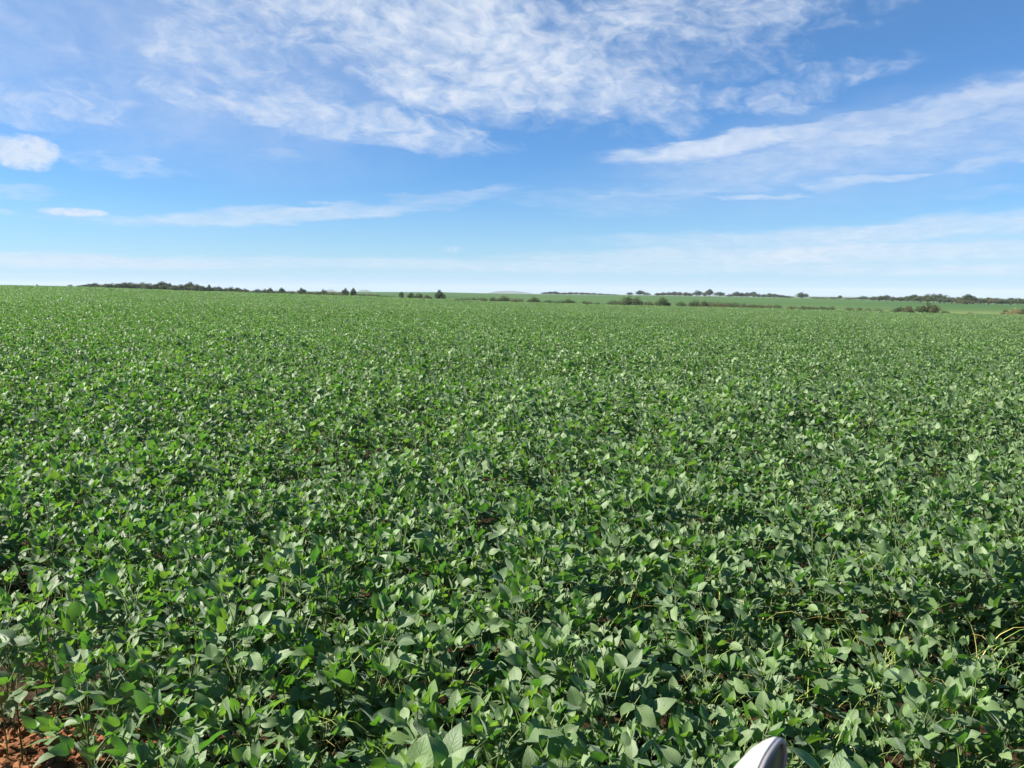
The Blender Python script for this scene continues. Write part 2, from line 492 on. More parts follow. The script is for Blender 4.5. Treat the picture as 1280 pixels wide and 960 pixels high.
def build_ground():
    b = MB()
    na, nr = len(AZF) - 1, len(RAD)
    V = [(0, 0, 0)]
    for j in range(1, nr):
        for i in range(na):
            V.append((RAD[j] * math.sin(AZF[i]), RAD[j] * math.cos(AZF[i]), TAB[i, j]))
    idx = lambda i, j: 1 + (j - 1) * na + (i % na)
    q, t, far = [], [], []
    for j in range(1, nr - 1):
        for i in range(na):
            q.append((idx(i, j), idx(i, j + 1), idx(i + 1, j + 1), idx(i + 1, j)))
            a = AZF[i]
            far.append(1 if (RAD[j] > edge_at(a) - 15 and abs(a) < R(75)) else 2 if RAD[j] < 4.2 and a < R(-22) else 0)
    for i in range(na):
        t.append((0, idx(i, 1), idx(i + 1, 1)))
    b.add(V, q, t)
    m, nt, out = material('field_ground')
    geo = nt.node('ShaderNodeNewGeometry')
    pos = geo.outputs['Position']
    P2 = nt.vm('MULTIPLY', pos, (1, 1, 0))
    n1 = nt.noise(nt.vm('MULTIPLY', P2, (0.4, 1.0, 0)), 0.012, 4, 0.5, 0.4)[0]
    n2 = nt.noise(P2, 0.5, 5, 0.65)[0]
    n3 = nt.noise(nt.vm('MULTIPLY', P2, (0.25, 1.0, 0)), 0.006, 2, 0.5)[0]
    col = nt.mix(nt.mapr(n1, 0.35, 0.65), (0.050, 0.112, 0.028), (0.088, 0.155, 0.042))
    col = nt.mix(nt.mapr(n2, 0.3, 0.7, 0, 0.5), col, (0.040, 0.090, 0.024))
    col = nt.mix(nt.mapr(n3, 0.62, 0.72, 0, 0.7), col, (0.20, 0.175, 0.085))
    n4 = nt.noise(nt.vm('MULTIPLY', P2, (0.12, 1.0, 0)), 0.035, 5, 0.65, 0.3)[0]
    col = nt.mix(nt.mapr(n4, 0.35, 0.68, 0, 0.6), col, (0.034, 0.078, 0.022))
    # dry grass in the dip behind the crop
    dd = nt.node('ShaderNodeVectorMath', operation='LENGTH')
    nt.link(P2, dd.inputs[0])
    col = nt.mix(nt.mapr(dd.outputs['Value'], 520, 380, 0, 0.65), col, (0.15, 0.19, 0.065))
    p = nt.node('ShaderNodeBsdfPrincipled')
    nt.link(col, p.inputs['Base Color'])
    p.inputs['Roughness'].default_value = 0.9
    p.inputs['Specular IOR Level'].default_value = 0.1
    bp = nt.node('ShaderNodeBump')
    bp.inputs['Strength'].default_value = 0.6; bp.inputs['Distance'].default_value = 0.6
    nt.link(n2, bp.inputs['Height']); nt.link(bp.outputs[0], p.inputs['Normal'])
    nt.link(p.outputs[0], out.inputs[0])
    me = b.build('ground', [SHADED_SOIL, m, SOIL])
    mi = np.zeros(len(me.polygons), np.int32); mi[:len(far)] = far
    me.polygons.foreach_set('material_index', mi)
    o = meshobj('ground', me)
    tag(o, 'red soil of the field floor running out to green fields at the horizon', 'ground', kind='structure')
build_ground()

def build_hills():
    specs = [(605, 674, 362.4, 9000), (395, 425, 361.4, 9600), (444, 468, 361.8, 9600), (930, 1010, 369.0, 9800)]
    m = mat_simple('hill_woodland', (0.045, 0.07, 0.035), (0.08, 0.10, 0.05), 0.01, 0.95, spec=0.05)
    b = MB()
    rng = np.random.default_rng(5)
    for x0, x1, yt, D in specs:
        nx, ny = 26, 12
        a = at_dist(x0, yt, D); c = at_dist(x1, yt, D)
        top = (a.z + c.z) / 2
        V, q = [], []
        bumps = rng.uniform(0.7, 1.0, 6)
        for j in range(ny + 1):
            for i in range(nx + 1):
                s = i / nx; t = j / ny
                prof_ = math.sin(math.pi * s) ** 0.6 * np.interp(s * 5, range(6), bumps)
                z = -45 + (top + 45) * prof_ * math.sin(math.pi * t)
                p = a.lerp(c, s)
                dirv = Vector((p.x, p.y, 0)).normalized()
                V.append((p.x + dirv.x * (t - 0.5) * 900, p.y + dirv.y * (t - 0.5) * 900, z))
        for j in range(ny):
            for i in range(nx):
                k = j * (nx + 1) + i
                q.append((k, k + 1, k + nx + 2, k + nx + 1))
        b.add(V, q)
    o = meshobj('hills', b.build('hills', m))
    tag(o, 'low hills faint and blue on the far horizon', 'hills', kind='structure')
build_hills()

# ------------------------------------------------------------------ soybean plants
def leaflet_templates(nu, nv, count, seed):
    """ovate blades of unit length along +Y, normal +Z; several bends"""
    rng = np.random.default_rng(seed)
    res = []
    for k in range(count):
        fold = math.tan(R(rng.uniform(4, 30)))
        droop = rng.uniform(-0.10, 0.42)
        wid = rng.uniform(0.262, 0.35)
        wav = rng.uniform(0.005, 0.03); ph = rng.uniform(0, 6.28)
        twist = rng.uniform(-0.35, 0.35)
        side = rng.uniform(-0.06, 0.06)
        V, UV = [], []
        for j in range(nv + 1):
            t = j / nv
            w = wid * (math.sin(math.pi * min(1, t ** 0.78 * 0.985 + 0.015)) ** 0.72) * (1.0 if t < 0.7 else 1 - 0.18 * ((t - 0.7) / 0.3))
            if j == nv: w = 0.002
            if j == 0: w = 0.02
            ang = droop * t * 1.6
            yc = t - 0.18 * abs(droop) * t * t
            zc = -droop * t * t
            for i in range(nu + 1):
                u = -1 + 2 * i / nu
                x = u * w
                zz_ = abs(x) * fold - (x * x) * 0.9 * fold + wav * math.sin(9 * t + ph + 2.5 * u) * abs(u)
                tw = twist * (t - 0.3)
                V.append((x * math.cos(tw) + side * math.sin(math.pi * t), yc - math.sin(ang) * 0 * zz_, zc + zz_ + x * math.sin(tw)))
                UV.append((0.5 + 0.5 * u, t))
        q = [(j * (nu + 1) + i, j * (nu + 1) + i + 1, (j + 1) * (nu + 1) + i + 1, (j + 1) * (nu + 1) + i) for j in range(nv) for i in range(nu)]
        res.append((np.array(V, np.float32), np.array(q, np.int32), np.array(UV, np.float32)))
    return res
TPL = {0: leaflet_templates(4, 8, 16, 1), 1: leaflet_templates(2, 5, 12, 2), 2: leaflet_templates(2, 3, 10, 3)}
def rotz(a): c, s = math.cos(a), math.sin(a); return np.array([[c, -s, 0], [s, c, 0], [0, 0, 1]])
def rotx(a): c, s = math.cos(a), math.sin(a); return np.array([[1, 0, 0], [0, c, -s], [0, s, c]])
def roty(a): c, s = math.cos(a), math.sin(a); return np.array([[c, 0, s], [0, 1, 0], [-s, 0, c]])

def soy_plant(rng, lod, fol, stm, origin=(0, 0, 0), size=1.0, gaps=1.0):
    """adds one plant's leaves to fol and its stem, branches and petioles to stm (stm may be None)"""
    ox, oy, oz = origin
    H = rng.uniform(0.60, 0.72) * size
    lean = rng.normal(0, 0.05, 2)
    stem = lambda h: np.array([ox + lean[0] * h * h * 1.6, oy + lean[1] * h * h * 1.6, oz + h])
    if stm is not None:
        hs = np.linspace(0, H, 6 if lod == 0 else 3)
        stm.tube([stem(h) for h in hs], np.linspace(0.0048, 0.0018, len(hs)) * size, 6 if lod == 0 else 3, tint=rng.uniform(0.1, 0.5))
    nn = {0: 18, 1: 15, 2: 11}[lod]
    h0 = {0: 0.08, 1: 0.14, 2: 0.28}[lod]
    az = rng.uniform(0, 6.28)
    hs = np.linspace(h0 * size, H, nn)
    for k, h in enumerate(hs):
        f = k / (nn - 1)                                  # 0 low .. 1 tip
        az += math.pi + rng.normal(0, 0.55)
        plen = (0.07 + 0.13 * math.sin(math.pi * min(1, 0.25 + f * 0.72)) + rng.uniform(-0.03, 0.05)) * size
        if f > 0.92: plen *= 0.5
        pel = R(rng.uniform(22, 55) + 22 * f)
        base = stem(h)
        hd = np.array([math.cos(az), math.sin(az), 0])
        tip = base + hd * plen * math.cos(pel) + np.array([0, 0, plen * math.sin(pel)])
        old = f < 0.4 and rng.random() < 0.012
        yell = rng.random() < 0.02
        if stm is not None and lod < 2:
            midp = base * 0.5 + tip * 0.5 + np.array([0, 0, 0.10 * plen])
            stm.tube([base, midp, tip], [0.0022 * size, 0.0016 * size, 0.0013 * size], 4 if lod == 0 else 3, tint=(0.9 if yell else rng.uniform(0.2, 0.75)), cap=False)
        L0 = (0.059 + 0.0235 * math.sin(math.pi * min(1, 0.15 + 0.8 * f)) + rng.uniform(-0.014, 0.013)) * size
        young = f > 0.86
        if old: L0 *= 0.6
        if young: L0 *= rng.uniform(0.45, 0.85)
        tbase = 0.98 if old else (rng.uniform(0.75, 0.93) if young and rng.random() < 0.7 else rng.beta(2.0, 2.4) * 0.78)
        tp = TPL[lod]
        heli = rng.normal(R(18 + 46 * min(1, f * 1.3)), R(23))
        rollc = rng.normal(0, R(18))
        for q, (da, dl) in enumerate(((0.0, 1.08), (R(72), 0.94), (-R(72), 0.94))):
            if rng.random() > gaps: continue
            a = az + da + rng.normal(0, R(14))
            pitch = heli * (1 if q == 0 else 0.8) + rng.normal(0, R(18)) + (R(24) if young else 0)
            pitch = max(R(-62), min(R(78), pitch))
            roll = rollc + rng.normal(0, R(24)) + (0 if q == 0 else rng.uniform(-R(15), R(15)))
            Rm = rotz(a - math.pi / 2) @ rotx(pitch) @ roty(roll)
            L = L0 * dl * rng.uniform(0.88, 1.12)
            V, F, UV = tp[rng.integers(len(tp))]
            off = tip + (hd * 0.02 * size if q == 0 else 0)
            P = (V * L) @ Rm.T.astype(np.float32) + off
            fol.add(P, F, uv=UV, tint=float(min(0.94, max(0, tbase + (0 if old or tbase > 0.94 else rng.normal(0, 0.06))))) if not old else 0.98)

def place(kind_rng, mesh_f, mesh_s): pass
NVAR = 14
rng0 = np.random.default_rng(21)
NEAR = []
for k in range(NVAR):
    f, s = MB(), MB()
    soy_plant(rng0, 0, f, s)
    NEAR.append((f.build('soybean_foliage', LEAF), s.build('soybean_stem', STEM)))

# crop positions: rows that cross the view, drilled 0.5 m apart
rng = np.random.default_rng(77)
ROWROT = R(4.0)
HALF = R(42)
def fnoise(x, y, s, seed=0):
    r = np.random.default_rng(100 + seed)
    v = np.zeros_like(x)
    for k in range(6):
        a = r.uniform(0, 6.28); f = s * r.uniform(0.5, 1.8); ph = r.uniform(0, 6.28)
        v += np.sin((x * math.cos(a) + y * math.sin(a)) * f + ph)
    return v / 6
def crop_points(r0, r1):
    out = []
    n = int((r1 + 8) / 0.5)
    for i in range(-2, n + 1):
        v = 1.52 + 0.5 * i
        um = (r1 + 6) * math.tan(HALF) + 2.2
        nu_ = int(2 * um / 0.092)
        u = -um + (np.arange(nu_) + rng.uniform(-0.38, 0.38, nu_)) * 0.092
        vv = v + rng.normal(0, 0.045, nu_) + 0.05 * np.sin(u * 1.3 + i)
        x = u * math.cos(ROWROT) - vv * math.sin(ROWROT)
        y = u * math.sin(ROWROT) + vv * math.cos(ROWROT)
        out.append(np.stack([x, y], 1))
    P = np.concatenate(out)
    r = np.hypot(P[:, 0], P[:, 1])
    side = np.abs(P[:, 0]) < P[:, 1] * math.tan(HALF) + 2.0
    ok = (r >= r0) & (r < r1) & side & (P[:, 1] > 1.2)
    # bare patch at the near left corner
    ok &= ~((P[:, 0] < -0.56 * P[:, 1] + 0.02) & (P[:, 1] < np.where(P[:, 0] < -0.70 * P[:, 1], 4.5, 3.6)))
    P = P[ok]
    # thin places, drawn out along the rows
    g = fnoise(P[:, 0] * 0.8, P[:, 1] * 2.0, 1.6, 8) + 0.5 * fnoise(P[:, 0], P[:, 1] * 2.0, 0.6, 9)
    P = P[rng.random(len(P)) > np.clip((g - 0.36) * 3.6, 0.02, 0.92) * (P[:, 1] > 2.15)]
    return P
MID_R, PLANT_R = 7.5, 26.0
near_pts = crop_points(0, MID_R)
mid_pts = crop_points(MID_R, PLANT_R)
hn = lambda P: 1.0 + 0.15 * fnoise(P[:, 0], P[:, 1], 9.0, 3) + 0.15 * fnoise(P[:, 0], P[:, 1], 3.0, 1) + 0.13 * fnoise(P[:, 0] * 0.5, P[:, 1], 0.7, 2)

def in_frame(x, y, z, m=25):
    v = CAMROT.transposed() @ Vector((x, y, z - EYE))
    if v.z > -0.05: return False
    px = W0 / 2 - v.x / v.z * FPX; py = H0 / 2 + v.y / v.z * FPX
    return -m < px < W0 + m and py < H0 + 60
order = np.argsort(np.hypot(near_pts[:, 0], near_pts[:, 1]))
near_pts = near_pts[order]
scl = hn(near_pts) * rng.uniform(0.80, 1.18, len(near_pts))
frow = near_pts[:, 1] * math.cos(ROWROT) - near_pts[:, 0] * math.sin(ROWROT)
front = frow < 1.75
scl[(frow > 1.75) & (frow < 2.3)] *= 0.72
scl[front] *= 1.2
scl = np.minimum(scl, 1.24)
rzs = rng.uniform(0, 2 * math.pi, len(near_pts))
inst = []                                                # (x, y, z, rz, scale, index) for the rest of the crop
count = 0
protos = {}
for i, (x, y) in enumerate(near_pts):
    z = float(ground_z(x, y))
    if count < 300 and in_frame(x, y, z + 0.78 * scl[i]):
        k = int(rng.integers(NVAR))
        if k not in protos:
            o = empty('soybean_plant')
            meshobj('foliage', NEAR[k][0], o); meshobj('stem', NEAR[k][1], o)
            tag(o, 'leafy green soybean plant in the nearest rows along the bottom of the photo', 'soybean plant', 'soybean plants in the nearest rows')
            protos[k] = o
        else:
            o = copy_tree(protos[k])
        o.location = (x, y, z); o.rotation_euler = (rng.normal(0, 0.03), rng.normal(0, 0.03), rzs[i]); o.scale = (scl[i],) * 3
        count += 1
    else:
        inst.append((x, y, z, rzs[i], scl[i], int(rng.integers(NVAR))))

src = bpy.data.collections.new('soybean_sources')        # not linked to the scene: only the crop object draws from it
def source(name, f, s, k, fm):
    me = f.build(name, fm)
    o = bpy.data.objects.new('%s_%03d' % (name, k), me); src.objects.link(o)
k = 0
def join_source(f, s, leafmat):
    """one mesh with both leaf and stem materials"""
    global k
    b = MB(); b.hasuv = True
    nq = sum(len(a) for a in f.q)
    off = f.n
    b.v = f.v + s.v; b.uv = f.uv + s.uv; b.tint = f.tint + s.tint
    b.q = f.q + [a + off for a in s.q]; b.t = f.t + [a + off for a in s.t]
    me = b.build('crop_source', [leafmat, STEM])
    mi = np.ones(len(me.polygons), np.int32); mi[:nq] = 0
    me.polygons.foreach_set('material_index', mi)
    o = bpy.data.objects.new('crop_source_%03d' % k, me); src.objects.link(o)
    k += 1
r2 = np.random.default_rng(4)
for i in range(NVAR):                                    # 0..13 close plants
    f, s = MB(), MB(); soy_plant(r2, 0, f, s); join_source(f, s, LEAF)
MIDN = 12
for i in range(MIDN):                                    # 14..25 plants farther out
    f, s = MB(), MB(); soy_plant(r2, 1, f, s); join_source(f, s, LEAF)
PATCH = 1.5; PN = 5
for i in range(PN):                                      # patches of plants
    f, s = MB(), MB()
    ii = 0
    for v in np.arange(-PATCH / 2 + 0.25, PATCH / 2, 0.5):
        for u in np.arange(-PATCH / 2 + 0.05, PATCH / 2, 0.115):
            soy_plant(r2, 2, f, s if ii % 3 == 0 else None, (u + r2.uniform(-0.03, 0.03), v + r2.normal(0, 0.07), 0), r2.uniform(0.66, 1.24))
            ii += 1
    join_source(f, s, LEAF_FAR)
def leaf_patch(S, per, size, n_):
    """far crop: only the leaf tops that show at that distance"""
    for i in range(n_):
        f = MB()
        N = int(S * S * per)
        tp = TPL[2]
        xs = r2.uniform(-S / 2, S / 2, N); ys = r2.uniform(-S / 2, S / 2, N)
        hh = 0.72 + 0.17 * fnoise(xs, ys, 10.0 if S < 10 else 5.0, 30 + i) + 0.10 * fnoise(xs, ys, 1.6, 60 + i) - np.abs(r2.normal(0, 0.13, N))
        for j in range(N):
            V, F, UV = tp[r2.integers(len(tp))]
            Rm = rotz(r2.uniform(0, 6.28)) @ rotx(r2.normal(R(14), R(30))) @ roty(r2.normal(0, R(28)))
            L = size * r2.uniform(0.75, 1.25)
            f.add((V * L) @ Rm.T.astype(np.float32) + np.array([xs[j], ys[j], hh[j]]), F, uv=UV, tint=float(r2.beta(1.3, 1.6) * 0.9))
        s = MB(); s.tube([(0, 0, 0), (0, 0, 0.5)], [0.005, 0.003], 3)
        join_source(f, s, LEAF_FAR)
leaf_patch(5.0, 85, 0.13, 4)
leaf_patch(14.0, 21, 0.27, 3)

sm = hn(mid_pts) * rng.uniform(0.80, 1.18, len(mid_pts))
zm = ground_z(mid_pts[:, 0], mid_pts[:, 1])
rows = [np.array(inst)]
rows.append(np.stack([mid_pts[:, 0], mid_pts[:, 1], zm, rng.uniform(0, 6.28, len(sm)), sm, NVAR + rng.integers(0, MIDN, len(sm))], 1))
def patches(r0, r1, S, i0, n_, rot90=True):
    lim = r1 + S
    g = np.arange(-lim, lim, S * 0.97)
    X, Y = np.meshgrid(g, g[g > -S])
    X = X.ravel(); Y = Y.ravel()
    X = X + rng.uniform(-0.06, 0.06, len(X)) * S
    r = np.hypot(X, Y); az = np.arctan2(X, Y)
    e = np.minimum(r1, edge_at(az))
    ok = (r > r0 + (0 if S > 5 else 0.3)) & (r < e) & (np.abs(az) < HALF + 0.03)
    X, Y = X[ok], Y[ok]
    n = len(X)
    P = np.stack([X, Y], 1)
    rows.append(np.stack([X, Y, ground_z(X, Y), rng.integers(0, 4, n) * math.pi / 2 + rng.normal(0, 0.05, n), hn(P) * rng.uniform(0.98, 1.04, n), i0 + rng.integers(0, n_, n)], 1))
b0 = NVAR + MIDN
patches(PLANT_R - 0.3, 75, PATCH, b0, PN)
patches(74, 235, 5.0, b0 + PN, 4)
patches(232, 700, 14.0, b0 + PN + 4, 3)
ALL = np.concatenate(rows)

def build_crop():
    me = bpy.data.meshes.new('soybean_crop')
    me.vertices.add(len(ALL))
    me.vertices.foreach_set('co', ALL[:, :3].astype(np.float32).ravel())
    for nm, col, ty in (('rz', 3, 'FLOAT'), ('sc', 4, 'FLOAT'), ('pick', 5, 'INT')):
        a = me.attributes.new(nm, ty, 'POINT')
        a.data.foreach_set('value', ALL[:, col].astype(np.float32 if ty == 'FLOAT' else np.int32))
    me.materials.append(LEAF)
    o = meshobj('soybean_crop', me)
    tag(o, 'dense green soybean crop filling the field out to the bushes', 'crop', kind='stuff')
    ng = bpy.data.node_groups.new('crop_scatter', 'GeometryNodeTree')
    ng.interface.new_socket('Geometry', in_out='INPUT', socket_type='NodeSocketGeometry')
    ng.interface.new_socket('Geometry', in_out='OUTPUT', socket_type='NodeSocketGeometry')
    N = ng.nodes
    gi, go = N.new('NodeGroupInput'), N.new('NodeGroupOutput')
    ci = N.new('GeometryNodeCollectionInfo')
    ci.inputs['Collection'].default_value = src
    ci.inputs['Separate Children'].default_value = True
    ci.inputs['Reset Children'].default_value = True
    iop = N.new('GeometryNodeInstanceOnPoints')
    iop.inputs['Pick Instance'].default_value = True
    L = ng.links.new
    def attr(nm, ty):
        a = N.new('GeometryNodeInputNamedAttribute'); a.data_type = ty; a.inputs['Name'].default_value = nm
        return [s for s in a.outputs if s.enabled and s.name == 'Attribute'][0]
    L(gi.outputs[0], iop.inputs['Points'])
    L(ci.outputs[0], iop.inputs['Instance'])
    L(attr('pick', 'INT'), iop.inputs['Instance Index'])
    cx = N.new('ShaderNodeCombineXYZ')
    L(attr('rz', 'FLOAT'), cx.inputs[2])
    er = N.new('FunctionNodeEulerToRotation')
    L(cx.outputs[0], er.inputs[0])
    L(er.outputs[0], iop.inputs['Rotation'])
    L(attr('sc', 'FLOAT'), iop.inputs['Scale'])
    L(iop.outputs[0], go.inputs[0])
    md = o.modifiers.new('scatter', 'NODES')
    md.node_group = ng
build_crop()

# ------------------------------------------------------------------ trees and bushes beyond the crop
def crown_mesh(seed, shape, mat, n_faces=1500):
    """unit-high crown: leaf clumps on several uneven lobes; shape = (base height, half width, flat)"""
    r = np.random.default_rng(seed)
    zb, hw, flat, lobes = shape
    b = MB()
    cs = []
    for i in range(lobes):
        a = r.uniform(0, 6.28); rad = hw * math.sqrt(r.random()) * 0.72
        zc = zb + (1 - zb) * (0.30 + 0.42 * r.random() * (1 - 0.55 * rad / hw))
        sz = (1 - zb) * r.uniform(0.2, 0.34)
        cs.append((rad * math.cos(a), rad * math.sin(a), zc, sz * r.uniform(0.9, 1.35) * (hw / 0.5) ** 0.5, sz))
    cs.append((0, 0, zb + (1 - zb) * 0.66, hw * 0.5, (1 - zb) * 0.34))
    per = n_faces // len(cs)
    V, Q, T = [], [], []
    for (x, y, z, sx, sz) in cs:
        for k in range(per):
            d = r.normal(0, 1, 3); d /= np.linalg.norm(d)
            rr = r.random() ** 0.33 * r.uniform(0.75, 1.06)
            c = np.array([x, y, z]) + d * rr * np.array([sx, sx, sz])
            if c[2] < 0.02: c[2] = 0.02 + r.random() * 0.05
            n = d * 0.6 + r.normal(0, 0.5, 3); n /= np.linalg.norm(n)
            u = np.cross(n, r.normal(0, 1, 3)); u /= np.linalg.norm(u); w = np.cross(n, u)
            s = r.uniform(0.028, 0.055)
            i0 = len(V)
            V += [c - u * s, c - w * s * 0.6, c + u * s, c + w * s * 0.6]
            Q.append((i0, i0 + 1, i0 + 2, i0 + 3))
            t = float(np.clip(r.normal(0.5, 0.25), 0, 1)); T += [t] * 4
    V = np.array(V)
    V[:, :2] *= hw / np.quantile(np.hypot(V[:, 0], V[:, 1]), 0.95)
    V[:, 2] = np.maximum(V[:, 2], 0) / V[:, 2].max()
    b.add(V, Q, tint=np.array(T))
    return b.build('crown', mat, smooth=False)
def trunk_mesh(seed, zb, hw, stems=1):
    r = np.random.default_rng(seed)
    b = MB()
    for s in range(stems):
        ox, oy = (r.uniform(-0.1, 0.1, 2) * hw * 2 if stems > 1 else (0, 0))
        top = np.array([ox + r.uniform(-0.05, 0.05), oy + r.uniform(-0.05, 0.05), zb + (1 - zb) * 0.55])
        w = 0.035 if stems == 1 else 0.018
        b.tube([(ox, oy, -0.06), (ox * 1.1, oy, zb * 0.5 + 0.03), tuple(top)], [w, w * 0.75, w * 0.3], 7)
        for k in range(4):
            a = r.uniform(0, 6.28); h = zb * r.uniform(0.7, 1.0) + 0.08
            e = (ox + math.cos(a) * hw * 0.6, oy + math.sin(a) * hw * 0.6, h + (1 - h) * r.uniform(0.3, 0.6))
            m_ = ((ox + e[0]) / 2, (oy + e[1]) / 2, h + (e[2] - h) * 0.35)
            b.tube([(ox, oy, h), m_, e], [w * 0.5, w * 0.36, w * 0.12], 5)
    return b.build('trunk', BARK)
SHAPES = {'tree': (0.10, 0.42, 0, 11), 'broad_tree': (0.08, 0.62, 0, 13), 'tall_tree': (0.16, 0.30, 0, 9), 'bush': (0.03, 0.75, 0, 9), 'scrub': (0.0, 1.2, 0, 12)}
MATS = {'dark': TREE_LEAF, 'olive': OLIVE_LEAF, 'dry': DRY_LEAF}
lib = {}
def variant(shape, mat, v):
    key = (shape, mat, v)
    if key not in lib:
        sd = hash_(shape) + v * 17
        sh = SHAPES[shape]
        lib[key] = (crown_mesh(sd, sh, MATS[mat], 2000 if shape != 'scrub' else 1800), trunk_mesh(sd + 3, sh[0], sh[1], 1 if 'tree' in shape else 4))
    return lib[key]
def hash_(s): return sum(ord(c) * (i + 3) for i, c in enumerate(s))
tr = random.Random(9)
def plant_at(px, ytop, wpx, D, shape, mat, label, cat, group=None, name=None):
    d = ray(px, 370)
    h = math.hypot(d.x, d.y)
    x, y = d.x / h * D, d.y / h * D
    z = float(ground_z(x, y))
    top = at_dist(px, ytop, D).z
    H = max(0.8, (top - z) * 1.06)
    c, t = variant(shape, mat, tr.randrange(3))
    hw = SHAPES[shape][1]
    sw = (wpx / FPX * D) / (2 * hw * 1.0)
    o = empty(name or ('tree' if 'tree' in shape else 'bush'), (x, y, z - 0.05), tr.uniform(0, 6.28), (sw, sw, H))
    meshobj('crown', c, o); meshobj('trunk', t, o)
    tag(o, label, cat, group)
    return o
# --- the wood along the left skyline
GL = 'trees of the wood along the left skyline'
LL = 'dark tree in the unbroken wood along the left skyline'
for i, (px, yt, w, sh) in enumerate([(99, 356.5, 8, 'bush'), (106, 355.5, 9, 'tree'), (113, 354.4, 11, 'tree'), (120, 353.6, 10, 'tree'), (127, 355, 9, 'broad_tree'), (134, 354.5, 10, 'tree'),
        (141, 353.6, 11, 'broad_tree'), (149, 354, 10, 'tree'), (156, 352.6, 10, 'tree'), (164, 353, 12, 'tree'), (171, 354, 10, 'broad_tree'), (179, 353, 11, 'tree'), (187, 353.6, 12, 'broad_tree'),
        (195, 355, 10, 'tree'), (203, 352.0, 12, 'tree'), (211, 354, 11, 'tree'), (218, 356, 9, 'broad_tree'), (226, 355.4, 10, 'tree'), (246, 355.2, 11, 'tree'),
        (254, 357.4, 9, 'tree'), (269, 357.8, 9, 'broad_tree'), (283, 359.2, 9, 'broad_tree'), (297, 359.3, 9, 'tree'), (306, 360.5, 9, 'broad_tree'), (322, 361, 9, 'bush'), (331, 360.8, 8, 'bush')]):
    plant_at(px, yt, w * 1.6, 560 + tr.uniform(-8, 60), sh, 'dark' if i % 5 != 3 else 'olive', LL, 'tree', GL)
U = plant_at
U(238, 352.2, 14, 575, 'tree', 'dark', 'tallest rounded tree at the right end of the left skyline wood', 'tree')
U(262, 356.0, 8, 570, 'tall_tree', 'dark', 'narrow dark tree just right of the tallest one in the left skyline wood', 'tree')
U(274, 357.3, 11, 575, 'broad_tree', 'dark', 'broad dark tree ending the thick part of the left skyline wood', 'tree')
U(290, 357.9, 11, 565, 'broad_tree', 'dark', 'low broad tree near the thin right tail of the left skyline wood', 'tree')
U(89, 355.6, 9, 548, 'bush', 'dark', 'low dark bush standing alone just left of the left skyline wood', 'bush')
U(52, 357.6, 8, 420, 'bush', 'dark', 'small dark bush alone inside the soybean crop at far left', 'bush')
U(47, 355.0, 3, 545, 'bush', 'dark', 'tiny bush on the bare crop skyline at far left', 'bush')
U(338, 359.4, 9, 520, 'tree', 'dark', 'leftmost round bushy tree in the broken hedge right of the left wood', 'tree')
U(352, 359.6, 9, 510, 'tree', 'dark', 'second small round tree in the broken hedge right of the left wood', 'tree')
U(377, 359.6, 10, 500, 'tree', 'dark', 'round dark tree standing above low shrubs midway along the broken hedge', 'tree')
U(404, 361.2, 11, 490, 'broad_tree', 'olive', 'low spreading tree of paler green in the broken hedge', 'tree')
U(432, 359.8, 9, 475, 'tree', 'dark', 'left one of the twin dark trees in the hedge', 'tree')
U(442, 359.9, 7, 475, 'tall_tree', 'dark', 'right and slimmer one of the twin dark trees in the hedge', 'tree')
for px, yt, w in [(345, 362.6, 16), (362, 362.6, 18), (386, 364, 16), (396, 363.4, 14), (414, 363.6, 16), (425, 365, 16), (452, 366, 18), (463, 367, 16), (472, 367.6, 14), (482, 369, 14), (492, 369.6, 14)]:
    U(px, yt, w, 470 + tr.uniform(0, 20) - (px - 345) * 0.2, 'scrub', 'dark' if tr.random() < 0.6 else 'olive', 'low shrub in the broken hedge left of the lone mid field tree', 'shrub', 'low shrubs of the broken hedge', 'shrub')
U(502, 364.8, 8, 432, 'tree', 'dark', 'small upright dark tree left of the dark thicket in the middle of the field edge', 'tree')
U(514, 365.0, 10, 425, 'bush', 'dark', 'left bush of the dark thicket near the lone mid field tree', 'bush')
U(523, 365.4, 12, 425, 'bush', 'dark', 'right bush of the dark thicket near the lone mid field tree', 'bush')
U(534, 368.4, 14, 420, 'bush', 'olive', 'low paler bush between the dark thicket and the lone mid field tree', 'bush')
U(549, 361.8, 12, 415, 'tree', 'dark', 'tallest lone dark tree at the middle of the field edge', 'tree')
U(555, 367.6, 8, 412, 'bush', 'dark', 'small bush leaning out from the right foot of the lone mid field tree', 'bush')
GS = 'low scrub along the far edge of the crop'
SL = 'low scruffy shrub in the scrub along the far edge of the crop'
